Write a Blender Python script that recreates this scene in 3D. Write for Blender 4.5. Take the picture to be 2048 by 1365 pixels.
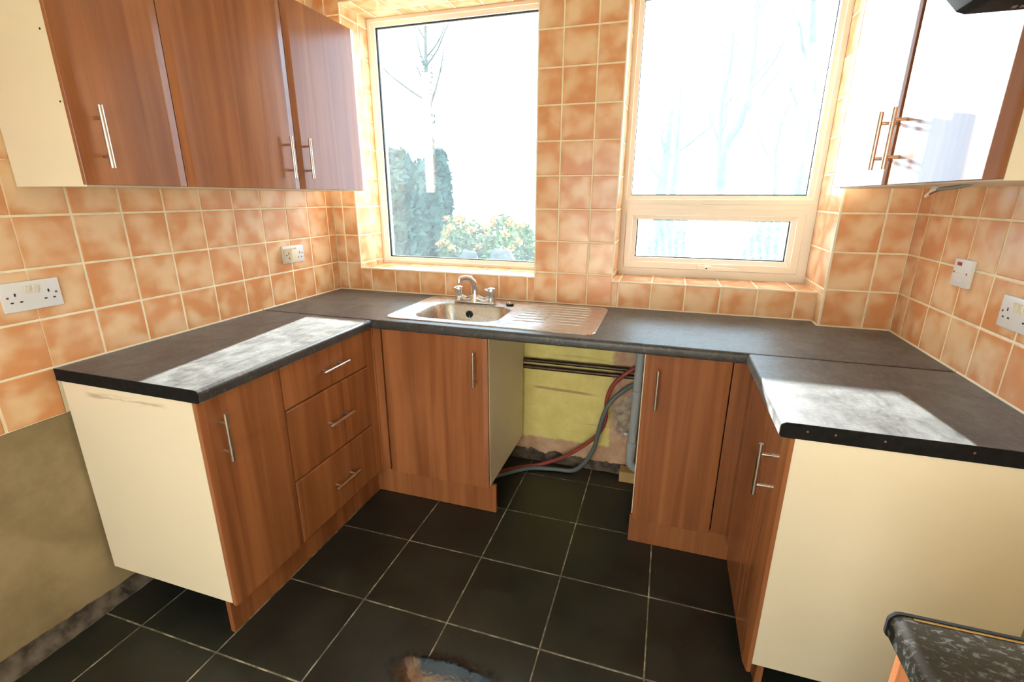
import bpy, bmesh, math, random
from mathutils import Vector, Matrix, noise as mnoise

random.seed(7)
for o in list(bpy.data.objects):
    bpy.data.objects.remove(o, do_unlink=True)
SC = bpy.context.scene
COL = SC.collection

# ------------------------------------------------------------------ camera
CAM = Vector((1.8131, -2.3697, 1.4349))
YAW, PITCH, ROLL, FPX = 0.3072, -0.2932, 0.0034, 959.2
_f = Vector((-math.sin(YAW) * math.cos(PITCH), math.cos(YAW) * math.cos(PITCH), math.sin(PITCH)))
_r = Vector((math.cos(YAW), math.sin(YAW), 0))
_u = _r.cross(_f)
CR = math.cos(ROLL) * _r + math.sin(ROLL) * _u
CU = -math.sin(ROLL) * _r + math.cos(ROLL) * _u
CF = _f
cd = bpy.data.cameras.new('camera')
cd.sensor_width = 36.0
cd.lens = FPX * 36.0 / 2048.0
cd.clip_start = 0.02
cam = bpy.data.objects.new('camera', cd)
COL.objects.link(cam)
m = Matrix((CR, CU, -CF)).transposed().to_4x4()
m.translation = CAM
cam.matrix_world = m
SC.camera = cam

def pix_y(px, py, Y):
    d = CF + CR * ((px - 1024) / FPX) - CU * ((py - 682.5) / FPX)
    return CAM + d * ((Y - CAM.y) / d.y)

# ------------------------------------------------------------------ light
SC.view_settings.view_transform = 'Standard'
SC.view_settings.look = 'None'
SC.view_settings.gamma = 1.0
SC.view_settings.use_curve_mapping = False
SC.view_settings.exposure = -0.55

wd = bpy.data.worlds.new('sky')
SC.world = wd
wd.use_nodes = True
wn = wd.node_tree
bg = wn.nodes['Background']
bg.inputs['Color'].default_value = (0.62, 0.80, 1.0, 1)
bg.inputs['Strength'].default_value = 11.0

sun_d = bpy.data.lights.new('sun', 'SUN')
sun_d.energy = 75.0
sun_d.angle = math.radians(0.6)
sun_d.color = (1.0, 0.97, 0.92)
sun = bpy.data.objects.new('sun', sun_d)
COL.objects.link(sun)
SUN_DIR = Vector((-0.105, 1.0, 0.203))
sun.rotation_euler = SUN_DIR.to_track_quat('Z', 'Y').to_euler()
sun.location = (-1, 12, 4)
FILL_LAMP_STRENGTH = 10.0
FILL_LAMP_COLOR = (1.0, 0.75, 0.47, 1)

# ------------------------------------------------------------------ dimensions
W = 2.718            # room width
H = 2.45             # ceiling
YR = -3.7            # rear wall
ZC = 0.91            # worktop top
P = 0.1544           # tile pitch
ZL = 0.912           # first tile row line
RD = 0.235           # reveal depth
SILL, HEAD = 1.04, 2.35
W1 = (0.152, 1.18)   # left window opening
W2 = (1.575, 2.457)  # right window opening
PIER = 0.086

# ------------------------------------------------------------------ materials
MATS = {}
def new_mat(name):
    mt = bpy.data.materials.new(name)
    mt.use_nodes = True
    nt = mt.node_tree
    for n in list(nt.nodes):
        nt.nodes.remove(n)
    out = nt.nodes.new('ShaderNodeOutputMaterial')
    MATS[name] = mt
    return mt, nt, out

class NT:
    """tiny node helper"""
    def __init__(self, nt): self.nt = nt
    def n(self, typ, **kw):
        nd = self.nt.nodes.new(typ)
        for k, v in kw.items():
            if k in ('ins',): continue
            setattr(nd, k, v)
        for k, v in kw.get('ins', {}).items():
            s = nd.inputs[k]
            if isinstance(v, bpy.types.NodeSocket): self.nt.links.new(v, s)
            else: s.default_value = v
        return nd
    def link(self, a, b): self.nt.links.new(a, b)
    def math(self, op, a, b=None, clamp=False):
        nd = self.nt.nodes.new('ShaderNodeMath'); nd.operation = op; nd.use_clamp = clamp
        for i, v in enumerate((a, b)):
            if v is None: continue
            if isinstance(v, bpy.types.NodeSocket): self.link(v, nd.inputs[i])
            else: nd.inputs[i].default_value = v
        return nd.outputs[0]
    def mix(self, fac, a, b):
        nd = self.nt.nodes.new('ShaderNodeMix'); nd.data_type = 'RGBA'
        for i, v in ((0, fac), (6, a), (7, b)):
            if isinstance(v, bpy.types.NodeSocket): self.link(v, nd.inputs[i])
            else: nd.inputs[i].default_value = v
        return nd.outputs[2]
    def step(self, v, lo, hi, a=0.0, b=1.0):
        nd = self.nt.nodes.new('ShaderNodeMapRange'); nd.interpolation_type = 'SMOOTHSTEP'
        self.link(v, nd.inputs[0])
        nd.inputs[1].default_value = lo; nd.inputs[2].default_value = hi
        nd.inputs[3].default_value = a; nd.inputs[4].default_value = b
        return nd.outputs[0]
    def noise(self, vec, scale, detail=3.0, rough=0.5, dist=0.0):
        nd = self.nt.nodes.new('ShaderNodeTexNoise')
        if vec is not None: self.link(vec, nd.inputs['Vector'])
        nd.inputs['Scale'].default_value = scale
        nd.inputs['Detail'].default_value = detail
        nd.inputs['Roughness'].default_value = rough
        nd.inputs['Distortion'].default_value = dist
        return nd.outputs['Fac']
    def objvec(self, scale=(1, 1, 1), rnd=0.0):
        tc = self.n('ShaderNodeTexCoord')
        mp = self.n('ShaderNodeMapping')
        mp.inputs['Scale'].default_value = scale
        self.link(tc.outputs['Object'], mp.inputs['Vector'])
        if rnd:
            oi = self.n('ShaderNodeObjectInfo')
            v = self.n('ShaderNodeVectorMath', operation='SCALE')
            v.inputs[0].default_value = (31.0, 17.0, 23.0)
            self.link(self.math('MULTIPLY', oi.outputs['Random'], rnd), v.inputs['Scale'])
            self.link(v.outputs[0], mp.inputs['Location'])
        return mp.outputs[0]
    def pos(self):
        g = self.n('ShaderNodeNewGeometry')
        s = self.n('ShaderNodeSeparateXYZ')
        self.link(g.outputs['Position'], s.inputs[0])
        return g.outputs['Position'], s.outputs[0], s.outputs[1], s.outputs[2]
    def bsdf(self, out, **ins):
        b = self.n('ShaderNodeBsdfPrincipled')
        for k, v in ins.items():
            s = b.inputs[k.replace('_', ' ')]
            if isinstance(v, bpy.types.NodeSocket): self.link(v, s)
            else: s.default_value = v
        if out is not None: self.link(b.outputs[0], out.inputs['Surface'])
        return b
    def bump(self, height, strength, dist):
        b = self.n('ShaderNodeBump')
        b.inputs['Strength'].default_value = strength
        b.inputs['Distance'].default_value = dist
        self.link(height, b.inputs['Height'])
        return b.outputs[0]

def C(r, g, b): return (r, g, b, 1.0)

def simple(name, col, rough=0.5, metallic=0.0, spec=0.5, coat=0.0, var=0.0, vscale=8.0, bump=0.0, bscale=60.0):
    mt, nt, out = new_mat(name); N = NT(nt)
    base = C(*col)
    if var:
        f = N.noise(N.objvec(rnd=1.0), vscale, 4)
        dk = C(*[c * (1 - var) for c in col]); lt = C(*[min(1, c * (1 + var)) for c in col])
        base = N.mix(N.step(f, 0.3, 0.7), dk, lt)
    kw = dict(Base_Color=base, Roughness=rough, Metallic=metallic, Specular_IOR_Level=spec, Coat_Weight=coat)
    if bump:
        kw['Normal'] = N.bump(N.noise(N.objvec(rnd=1.0), bscale, 4), bump, 0.004)
    N.bsdf(out, **kw)
    return mt

# glazed terracotta wall tile: orange rim, pale mottled middle
mt, nt, out = new_mat('tile_glaze'); N = NT(nt)
tc = N.n('ShaderNodeTexCoord'); sp = N.n('ShaderNodeSeparateXYZ'); N.link(tc.outputs['Object'], sp.inputs[0])
ed = N.math('MAXIMUM', N.math('ABSOLUTE', sp.outputs[0]), N.math('ABSOLUTE', sp.outputs[1]))
edge = N.step(ed, 0.045, 0.076)
v = N.objvec(rnd=1.0)
n1 = N.noise(v, 10.5, 1.6, 0.45, 0.2)
n2 = N.noise(v, 60.0, 3.0, 0.6)
f = N.math('ADD', n1, N.math('MULTIPLY', N.math('SUBTRACT', n2, 0.5), 0.10))
f = N.math('SUBTRACT', f, N.math('MULTIPLY', edge, 0.11))
oi = N.n('ShaderNodeObjectInfo')
f = N.math('ADD', f, N.math('MULTIPLY', N.math('SUBTRACT', oi.outputs['Random'], 0.5), 0.07))
col = N.mix(N.step(f, 0.27, 0.70), C(0.69, 0.30, 0.118), C(0.83, 0.57, 0.34))
N.bsdf(out, Base_Color=col, Roughness=0.24, Specular_IOR_Level=0.45, Normal=N.bump(N.math('ADD', n1, N.math('MULTIPLY', n2, 0.2)), 0.10, 0.006))

simple('grout', (0.90, 0.80, 0.58), 0.85, var=0.08, vscale=20)
simple('edge_trim', (0.86, 0.76, 0.58), 0.35)
simple('sealant', (0.88, 0.78, 0.60), 0.4)
simple('wall_paint', (0.86, 0.76, 0.60), 0.8)
simple('ceiling_paint', (0.88, 0.84, 0.77), 0.9)

# walnut foil
mt, nt, out = new_mat('walnut'); N = NT(nt)
v = N.objvec((1, 1, 0.035), rnd=1.0)
v2 = N.objvec((1, 1, 0.12), rnd=1.0)
a = N.noise(v, 17.0, 4.0, 0.5, 1.0)
b_ = N.noise(v2, 5.0, 2.0, 0.5, 0.8)
c_ = N.noise(v, 190.0, 2.0, 0.5)
g = N.math('ADD', N.math('MULTIPLY', a, 0.6), N.math('MULTIPLY', b_, 0.4))
col = N.mix(N.step(g, 0.34, 0.68), C(0.25, 0.085, 0.033), C(0.41, 0.155, 0.060))
col = N.mix(N.math('MULTIPLY', N.step(c_, 0.5, 0.72), 0.12), col, C(0.15, 0.052, 0.022))
N.bsdf(out, Base_Color=col, Roughness=0.19, Specular_IOR_Level=0.5, Normal=N.bump(c_, 0.03, 0.001))

simple('cream_board', (0.81, 0.70, 0.53), 0.45, var=0.03, vscale=3)
# end panel with a glue smear near its top
mt, nt, out = new_mat('cream_smeared'); N = NT(nt)
pv, px_, py_, pz_ = N.pos()
band = N.math('ADD', pz_, N.math('MULTIPLY', px_, -0.02))
cz = N.math('ABSOLUTE', N.math('SUBTRACT', band, 0.832))
mask = N.math('MULTIPLY', N.step(cz, 0.004, 0.014, 1, 0), N.math('MULTIPLY', N.step(px_, 0.10, 0.15), N.step(px_, 0.40, 0.47, 1, 0)))
st = N.n('ShaderNodeMapping'); st.inputs['Scale'].default_value = (14, 1, 130); N.link(pv, st.inputs['Vector'])
mask = N.math('MULTIPLY', mask, N.step(N.noise(st.outputs[0], 1.0, 3), 0.42, 0.62))
col = N.mix(N.math('MULTIPLY', mask, 0.55), C(0.81, 0.70, 0.53), C(0.30, 0.17, 0.08))
N.bsdf(out, Base_Color=col, Roughness=0.45)

# dark stone-effect laminate
def laminate(name, dark, fleck, warm, rough, amount, scale=70.0, dust=0.0):
    mt, nt, out = new_mat(name); N = NT(nt)
    v = N.objvec((1, 1.6, 1))
    a = N.noise(v, scale, 4.0, 0.65, 0.5)
    b = N.noise(v, scale * 1.9, 3.0, 0.6, 0.6)
    cc = N.noise(v, scale * 0.35, 2.0, 0.5)
    col = N.mix(N.math('MULTIPLY', N.step(a, 0.52, 0.66), amount), C(*dark), C(*fleck))
    col = N.mix(N.math('MULTIPLY', N.step(b, 0.66, 0.74), amount * 0.7), col, C(*warm))
    kw = {}
    if dust:
        d = N.noise(N.objvec((1, 1, 1)), 9.0, 6.0, 0.7, 0.8)
        d2 = N.noise(N.objvec((3, 0.7, 1)), 30.0, 4.0, 0.6, 0.5)
        dm = N.math('MULTIPLY', N.math('ADD', N.step(d, 0.25, 0.75), N.math('MULTIPLY', d2, 0.6)), dust)
        col = N.mix(dm, col, C(0.33, 0.32, 0.30))
    if dust: kw['Sheen_Weight'] = N.step(N.math('ADD', N.math('MULTIPLY', d, 0.6), N.math('MULTIPLY', d2, 0.4)), 0.3, 0.7, 0.06, 0.30); kw['Sheen_Roughness'] = 0.35; kw['Sheen_Tint'] = C(0.95, 1.0, 1.0)
    N.bsdf(out, Base_Color=col, Roughness=rough, Specular_IOR_Level=0.5,
           Normal=N.bump(N.noise(v, 300.0, 2.0), 0.08, 0.001), **kw)
laminate('laminate', (0.022, 0.019, 0.019), (0.085, 0.082, 0.085), (0.11, 0.085, 0.06), 0.37, 0.75, dust=0.10)
laminate('laminate_near', (0.035, 0.032, 0.026), (0.16, 0.17, 0.17), (0.38, 0.20, 0.07), 0.25, 0.85, 85.0)
simple('raw_edge', (0.010, 0.009, 0.009), 0.9, spec=0.15, var=0.3, vscale=50)
simple('joint_strip', (0.02, 0.018, 0.018), 0.4)
simple('brass_strip', (0.55, 0.36, 0.12), 0.4, metallic=0.7)
simple('rust', (0.22, 0.09, 0.05), 0.7)

# slate-look floor tile
mt, nt, out = new_mat('floor_tile'); N = NT(nt)
v = N.objvec(rnd=1.0)
a = N.noise(v, 5.0, 5.0, 0.6); b_ = N.noise(v, 45.0, 4.0, 0.6); sp_ = N.noise(v, 140.0, 1.0)
col = N.mix(N.step(a, 0.3, 0.7), C(0.013, 0.0150, 0.0125), C(0.025, 0.028, 0.0225))
col = N.mix(N.step(sp_, 0.80, 0.84), col, C(0.22, 0.21, 0.18))
N.bsdf(out, Base_Color=col, Roughness=N.step(a, 0.2, 0.8, 0.30, 0.46), Specular_IOR_Level=0.5, Normal=N.bump(N.math('ADD', a, N.math('MULTIPLY', b_, 0.4)), 0.12, 0.008))
mt, nt, out = new_mat('floor_grout'); N = NT(nt)
f = N.noise(N.objvec(), 14.0, 5.0, 0.7)
N.bsdf(out, Base_Color=N.mix(N.step(f, 0.42, 0.68), C(0.16, 0.15, 0.11), C(0.62, 0.56, 0.42)), Roughness=0.8)
mt, nt, out = new_mat('water'); N = NT(nt)
v = N.objvec()
q_ = N.objvec((1 / 0.21, 1 / 0.098, 0)); ln = N.n('ShaderNodeVectorMath', operation='LENGTH'); N.link(q_, ln.inputs[0])
edge_ = N.math('ADD', ln.outputs['Value'], N.math('MULTIPLY', N.math('SUBTRACT', N.noise(v, 34.0, 4.0, 0.65, 0.8), 0.5), 0.9))
N.bsdf(out, Base_Color=C(0.010, 0.011, 0.010), Roughness=0.05, IOR=1.7, Specular_IOR_Level=1.0, Alpha=N.step(edge_, 0.55, 1.0, 1.0, 0.0),
       Normal=N.bump(N.noise(v, 16.0, 3.0, 0.55, 0.5), 0.09, 0.005))

simple('upvc', (0.86, 0.80, 0.70), 0.32)
simple('upvc_grey', (0.62, 0.60, 0.57), 0.4)
simple('gasket', (0.012, 0.012, 0.014), 0.6)
simple('white_plastic', (0.78, 0.76, 0.76), 0.3)
simple('cream_plastic', (0.80, 0.72, 0.55), 0.35)
simple('dark_hole', (0.015, 0.010, 0.008), 0.7)
simple('neon_red', (0.28, 0.015, 0.01), 0.25)
simple('brushed_steel', (0.72, 0.66, 0.58), 0.28, metallic=1.0)
simple('chrome', (0.82, 0.82, 0.83), 0.06, metallic=1.0)
mt, nt, out = new_mat('sink_steel'); N = NT(nt)
f = N.noise(N.objvec((1, 14, 1)), 30.0, 4.0)
N.bsdf(out, Base_Color=C(0.66, 0.64, 0.62), Metallic=1.0, Roughness=N.step(f, 0.3, 0.7, 0.24, 0.36))
simple('black_rubber', (0.012, 0.012, 0.013), 0.45)
simple('hood_black', (0.004, 0.004, 0.0045), 0.6, spec=0.03)
simple('hood_badge', (0.10, 0.09, 0.075), 0.4, metallic=0.5)
simple('old_copper', (0.085, 0.05, 0.035), 0.42, metallic=0.6, var=0.4, vscale=20)
simple('red_hose', (0.30, 0.045, 0.035), 0.45)
simple('grey_hose', (0.115, 0.135, 0.14), 0.45)
simple('grey_pvc', (0.42, 0.44, 0.46), 0.35)
simple('pine', (0.58, 0.36, 0.15), 0.7, var=0.15, vscale=12)
simple('wire_white', (0.88, 0.86, 0.76), 0.4)
simple('wire_grey', (0.22, 0.20, 0.18), 0.5)
simple('mortar', (0.10, 0.078, 0.060), 0.95, var=0.6, vscale=22, bump=0.6, bscale=50)

# plasters
mt, nt, out = new_mat('grey_plaster'); N = NT(nt)
v = N.objvec()
a = N.noise(v, 4.0, 6.0, 0.65); b_ = N.noise(v, 22.0, 5.0, 0.7)
col = N.mix(N.step(a, 0.3, 0.7), C(0.24, 0.175, 0.09), C(0.38, 0.285, 0.16))
col = N.mix(N.step(b_, 0.68, 0.76), col, C(0.36, 0.20, 0.08))
N.bsdf(out, Base_Color=col, Roughness=0.75, Normal=N.bump(N.math('ADD', a, N.math('MULTIPLY', b_, 0.3)), 0.25, 0.006))

mt, nt, out = new_mat('painted_plaster'); N = NT(nt)
pv, px_, py_, pz_ = N.pos()
a = N.noise(pv, 9.0, 5.0, 0.65); b_ = N.noise(pv, 30.0, 5.0, 0.7)
jit = N.math('MULTIPLY', N.math('SUBTRACT', b_, 0.5), 0.05)
mx = N.step(N.math('ADD', px_, jit), 1.600, 1.622, 1, 0)
mz = N.step(N.math('ADD', pz_, jit), 0.130, 0.146)
yel = N.math('MULTIPLY', mx, mz)
st = N.n('ShaderNodeMapping'); st.inputs['Scale'].default_value = (1.6, 1, 34); N.link(pv, st.inputs['Vector'])
smear = N.step(N.noise(st.outputs[0], 1.0, 4.0, 0.6), 0.60, 0.72)
ycol = N.mix(N.step(a, 0.3, 0.7), C(0.72, 0.60, 0.20), C(0.82, 0.70, 0.27))
ycol = N.mix(N.math('MULTIPLY', smear, 0.35), ycol, C(0.42, 0.24, 0.10))
# one long scrape
sc_ = N.math('ABSOLUTE', N.math('SUBTRACT', N.math('ADD', pz_, N.math('MULTIPLY', px_, 0.03)), 0.475))
scm = N.math('MULTIPLY', N.step(sc_, 0.004, 0.010, 1, 0), N.math('MULTIPLY', N.step(px_, 1.17, 1.22), N.step(px_, 1.45, 1.56, 1, 0)))
ycol = N.mix(N.math('MULTIPLY', scm, 0.7), ycol, C(0.38, 0.16, 0.10))
pcol = N.mix(N.step(a, 0.35, 0.68), C(0.50, 0.28, 0.17), C(0.66, 0.45, 0.30))
# grey bare patch near the waste pipe
dx = N.math('DIVIDE', N.math('SUBTRACT', px_, 1.69), 0.075); dz = N.math('DIVIDE', N.math('SUBTRACT', pz_, 0.33), 0.13)
rr = N.math('ADD', N.math('MULTIPLY', dx, dx), N.math('MULTIPLY', dz, dz))
rr = N.math('ADD', rr, N.math('MULTIPLY', N.math('SUBTRACT', a, 0.5), 1.6))
pcol = N.mix(N.step(rr, 0.3, 1.3, 0.85, 0), pcol, N.mix(N.step(b_, 0.35, 0.65), C(0.20, 0.15, 0.11), C(0.48, 0.42, 0.34)))
N.bsdf(out, Base_Color=N.mix(yel, pcol, ycol), Roughness=0.8, Normal=N.bump(N.math('ADD', a, N.math('MULTIPLY', b_, 0.4)), 0.3, 0.006))

# grimy glass: clear, mirror-like, and a translucent film of dust
def glass(name, film, streak, zref):
    mt, nt, out = new_mat(name); N = NT(nt)
    pv, px_, py_, pz_ = N.pos()
    st = N.n('ShaderNodeMapping'); st.inputs['Scale'].default_value = (26, 1, 1.1); N.link(pv, st.inputs['Vector'])
    s1 = N.noise(st.outputs[0], 1.0, 4.0, 0.6, 0.2)
    bl = N.noise(pv, 4.5, 4.0, 0.6, 0.8)
    arc = N.n('ShaderNodeTexWave', wave_type='RINGS', rings_direction='SPHERICAL')
    mp = N.n('ShaderNodeMapping'); mp.inputs['Location'].default_value = (-0.62, -0.25, -1.02); N.link(pv, mp.inputs['Vector'])
    N.link(mp.outputs[0], arc.inputs['Vector']); arc.inputs['Scale'].default_value = 9.0; arc.inputs['Distortion'].default_value = 5.0
    arc.inputs['Detail'].default_value = 3.0
    low = N.step(pz_, zref, zref + 0.30, 1, 0)
    d = N.math('ADD', N.math('MULTIPLY', s1, streak), N.math('MULTIPLY', bl, 0.5))
    d = N.math('ADD', d, N.math('MULTIPLY', N.math('MULTIPLY', arc.outputs['Fac'], low), 0.35))
    fac = N.math('MULTIPLY', N.step(d, 0.2, 1.0, 0.35, 1.0), film)
    tr = N.n('ShaderNodeBsdfTransparent', ins={'Color': C(0.95, 0.985, 0.985)})
    gl = N.n('ShaderNodeBsdfGlossy', ins={'Color': C(1, 1, 1), 'Roughness': 0.0})
    fr = N.n('ShaderNodeFresnel', ins={'IOR': 1.5})
    dt = N.n('ShaderNodeBsdfTranslucent', ins={'Color': C(0.62, 0.86, 1.0)})
    m1 = N.n('ShaderNodeMixShader'); N.link(fr.outputs[0], m1.inputs[0]); N.link(tr.outputs[0], m1.inputs[1]); N.link(gl.outputs[0], m1.inputs[2])
    m2 = N.n('ShaderNodeMixShader'); N.link(fac, m2.inputs[0]); N.link(m1.outputs[0], m2.inputs[1]); N.link(dt.outputs[0], m2.inputs[2])
    N.link(m2.outputs[0], out.inputs['Surface'])
glass('glass_dirty', 0.013, 0.9, 1.08)
glass('glass_clear', 0.050, 0.4, 1.08)

# outdoors
simple('grass', (0.16, 0.19, 0.07), 0.9, var=0.4, vscale=3)
simple('conifer', (0.030, 0.060, 0.045), 0.8, var=0.4, vscale=2)
simple('shrub_leaf', (0.10, 0.13, 0.05), 0.8, var=0.5, vscale=3)
simple('russet_leaf', (0.36, 0.17, 0.06), 0.8, var=0.4, vscale=5)
simple('bloom', (0.60, 0.24, 0.08), 0.8, var=0.3, vscale=6)
simple('bark', (0.09, 0.075, 0.062), 0.9, var=0.3, vscale=5)
simple('stone', (0.075, 0.065, 0.06), 0.9, var=0.3, vscale=6)
simple('fence_wood', (0.18, 0.13, 0.09), 0.85, var=0.25, vscale=4)
simple('brick_outside', (0.35, 0.18, 0.12), 0.9, var=0.2, vscale=6)

mt, nt, out = new_mat('fill_lamp_glow'); N = NT(nt)
em = N.n('ShaderNodeEmission', ins={'Color': FILL_LAMP_COLOR, 'Strength': FILL_LAMP_STRENGTH}); N.link(em.outputs[0], out.inputs['Surface'])

# ------------------------------------------------------------------ mesh helpers
def box(bm, x0, x1, y0, y1, z0, z1):
    xs, ys, zs = sorted((x0, x1)), sorted((y0, y1)), sorted((z0, z1))
    v = [bm.verts.new((x, y, z)) for z in zs for y in ys for x in xs]
    for f in ((0, 2, 3, 1), (4, 5, 7, 6), (0, 1, 5, 4), (2, 6, 7, 3), (0, 4, 6, 2), (1, 3, 7, 5)):
        bm.faces.new([v[i] for i in f])
    return v

def bevel(bm, off, seg=2):
    bmesh.ops.bevel(bm, geom=list(bm.edges), offset=off, segments=seg, profile=0.6, affect='EDGES', clamp_overlap=True)

def frames(pts):
    pts = [Vector(p) for p in pts]
    T = []
    for i in range(len(pts)):
        a = pts[max(i - 1, 0)]; b = pts[min(i + 1, len(pts) - 1)]
        T.append((b - a).normalized())
    up = Vector((0, 0, 1)) if abs(T[0].z) < 0.9 else Vector((1, 0, 0))
    n = T[0].cross(up).normalized(); out = []
    for t in T:
        n = (n - t * n.dot(t)).normalized()
        out.append((n.copy(), t.cross(n).normalized()))
    return pts, out

def tube(bm, pts, r, n=10, cap=True):
    pts, fr = frames(pts)
    rs = r if isinstance(r, (list, tuple)) else [r] * len(pts)
    rings = []
    for p, (a, b), rad in zip(pts, fr, rs):
        rings.append([bm.verts.new(p + (a * math.cos(2 * math.pi * k / n) + b * math.sin(2 * math.pi * k / n)) * rad) for k in range(n)])
    for A, B in zip(rings, rings[1:]):
        for k in range(n):
            bm.faces.new((A[k], A[(k + 1) % n], B[(k + 1) % n], B[k]))
    if cap:
        bm.faces.new(rings[0][::-1]); bm.faces.new(rings[-1])

def spline(pts, n=8):
    pts = [Vector(p) for p in pts]; out = []
    for i in range(len(pts) - 1):
        p0, p1, p2, p3 = pts[max(i - 1, 0)], pts[i], pts[i + 1], pts[min(i + 2, len(pts) - 1)]
        for k in range(n):
            t = k / n
            out.append(0.5 * ((2 * p1) + (p2 - p0) * t + (2 * p0 - 5 * p1 + 4 * p2 - p3) * t * t + (3 * p1 - p0 - 3 * p2 + p3) * t ** 3))
    out.append(pts[-1])
    return out

def lathe(bm, prof, c, n=20, axis='z'):
    rings = []
    for r, h in prof:
        ring = []
        for k in range(n):
            a = 2 * math.pi * k / n
            u, w = r * math.cos(a), r * math.sin(a)
            p = {'z': (u, w, h), 'x': (h, u, w), 'y': (u, h, w)}[axis]
            ring.append(bm.verts.new((c[0] + p[0], c[1] + p[1], c[2] + p[2])))
        rings.append(ring)
    for A, B in zip(rings, rings[1:]):
        for k in range(n):
            bm.faces.new((A[k], A[(k + 1) % n], B[(k + 1) % n], B[k]))
    bm.faces.new(rings[0][::-1]); bm.faces.new(rings[-1])

def prism(bm, poly, f0, f1):
    """poly: 2D points, f0/f1 map a 2D point to 3D at both ends"""
    A = [bm.verts.new(f0(*p)) for p in poly]; B = [bm.verts.new(f1(*p)) for p in poly]
    n = len(poly)
    for k in range(n):
        bm.faces.new((A[k], A[(k + 1) % n], B[(k + 1) % n], B[k]))
    bm.faces.new(A[::-1]); bm.faces.new(B)

WORLD = {}
def place(name, bm, mat, parent=None, smooth=None, recentre=True, base=False):
    bmesh.ops.recalc_face_normals(bm, faces=list(bm.faces))
    c = Vector((0, 0, 0))
    if recentre and bm.verts:
        xs = [v.co.x for v in bm.verts]; ys = [v.co.y for v in bm.verts]; zs = [v.co.z for v in bm.verts]
        c = Vector(((min(xs) + max(xs)) / 2, (min(ys) + max(ys)) / 2, min(zs) if base else (min(zs) + max(zs)) / 2))
        bmesh.ops.translate(bm, verts=list(bm.verts), vec=-c)
    me = bpy.data.meshes.new(name)
    bm.to_mesh(me); bm.free()
    if smooth is not None:
        me.shade_smooth()
        me.set_sharp_from_angle(angle=math.radians(smooth))
    mats = mat if isinstance(mat, (list, tuple)) else [mat]
    for m_ in mats: me.materials.append(MATS[m_])
    o = bpy.data.objects.new(name, me)
    COL.objects.link(o)
    WORLD[o] = c
    if parent is not None:
        o.parent = parent
        o.location = c - WORLD[parent]
    else:
        o.location = c
    return o

def thing(name, label, cat, loc, group=None):
    o = bpy.data.objects.new(name, None)
    o.empty_display_size = 0.05
    COL.objects.link(o)
    o.location = loc; WORLD[o] = Vector(loc)
    return tag(o, label, cat, group)

def tag(o, label, cat, group=None):
    o['label'] = label; o['category'] = cat
    if group: o['group'] = group
    return o

def struct(o, label=None, cat=None):
    o['kind'] = 'structure'
    if label: o['label'] = label
    if cat: o['category'] = cat
    return o

NB = bmesh.new
# wall mappings: (along, distance off the wall, height)
def ML(a, d, z): return (d, a, z)
def MR(a, d, z): return (W - d, a, z)
def MB(a, d, z): return (a, -d, z)
def mbox(bm, M, a0, a1, d0, d1, z0, z1):
    p, q = M(a0, d0, z0), M(a1, d1, z1)
    return box(bm, p[0], q[0], p[1], q[1], p[2], q[2])

# ------------------------------------------------------------------ room shell
G = 0.0015   # grout sits this far behind the tile face
bm = NB(); box(bm, -0.2, W + 0.2, YR - 0.1, 0.10, -0.10, -G)
floor = struct(place('floor', bm, 'floor_grout', recentre=False), 'floor of black slate-look tiles with pale grout joints', 'floor')
bm = NB(); box(bm, -0.2, W + 0.2, YR - 0.1, 0.10, H, H + 0.1)
struct(place('ceiling', bm, 'ceiling_paint', recentre=False), 'plain off white ceiling', 'ceiling')
bm = NB(); box(bm, -0.15, -G, YR, 0.0, 0.0, H)
wall_left = struct(place('wall_left', bm, 'grout', recentre=False), 'wall tiled in mottled orange above bare grey plaster', 'wall')
bm = NB(); box(bm, W + G, W + 0.15, YR, 0.0, 0.0, H)
wall_right = struct(place('wall_right', bm, 'grout', recentre=False), 'wall tiled in mottled orange behind the red-lamped switch', 'wall')
bm = NB()
for b in ((-0.15, 0.55, 0.0, H), (1.55, W + 0.15, 0.0, H), (0.55, 1.55, 2.06, H)): box(bm, b[0], b[1], YR - 0.1, YR, b[2], b[3])
struct(place('wall_rear', bm, 'wall_paint', recentre=False), 'plain cream painted wall opposite the windows', 'wall')
YO = 0.34
bm = NB()
box(bm, -0.15, W1[0] - G, G, YO, -0.1, H)
box(bm, W1[1] + G, W2[0] - G, G, YO, -0.1, H)
box(bm, W2[1] + G, W + 0.15, -PIER + G, YO, -0.1, H)
box(bm, W1[0] - G, W1[1] + G, G, YO, -0.1, SILL - G)
box(bm, W2[0] - G, W2[1] + G, G, YO, -0.1, SILL - G)
box(bm, W1[0] - G, W1[1] + G, G, YO, HEAD + G, H)
box(bm, W2[0] - G, W2[1] + G, G, YO, HEAD + G, H)
wall_back = struct(place('wall_back', bm, 'grout', recentre=False), 'wall with two windows tiled in mottled orange', 'wall')

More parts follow.
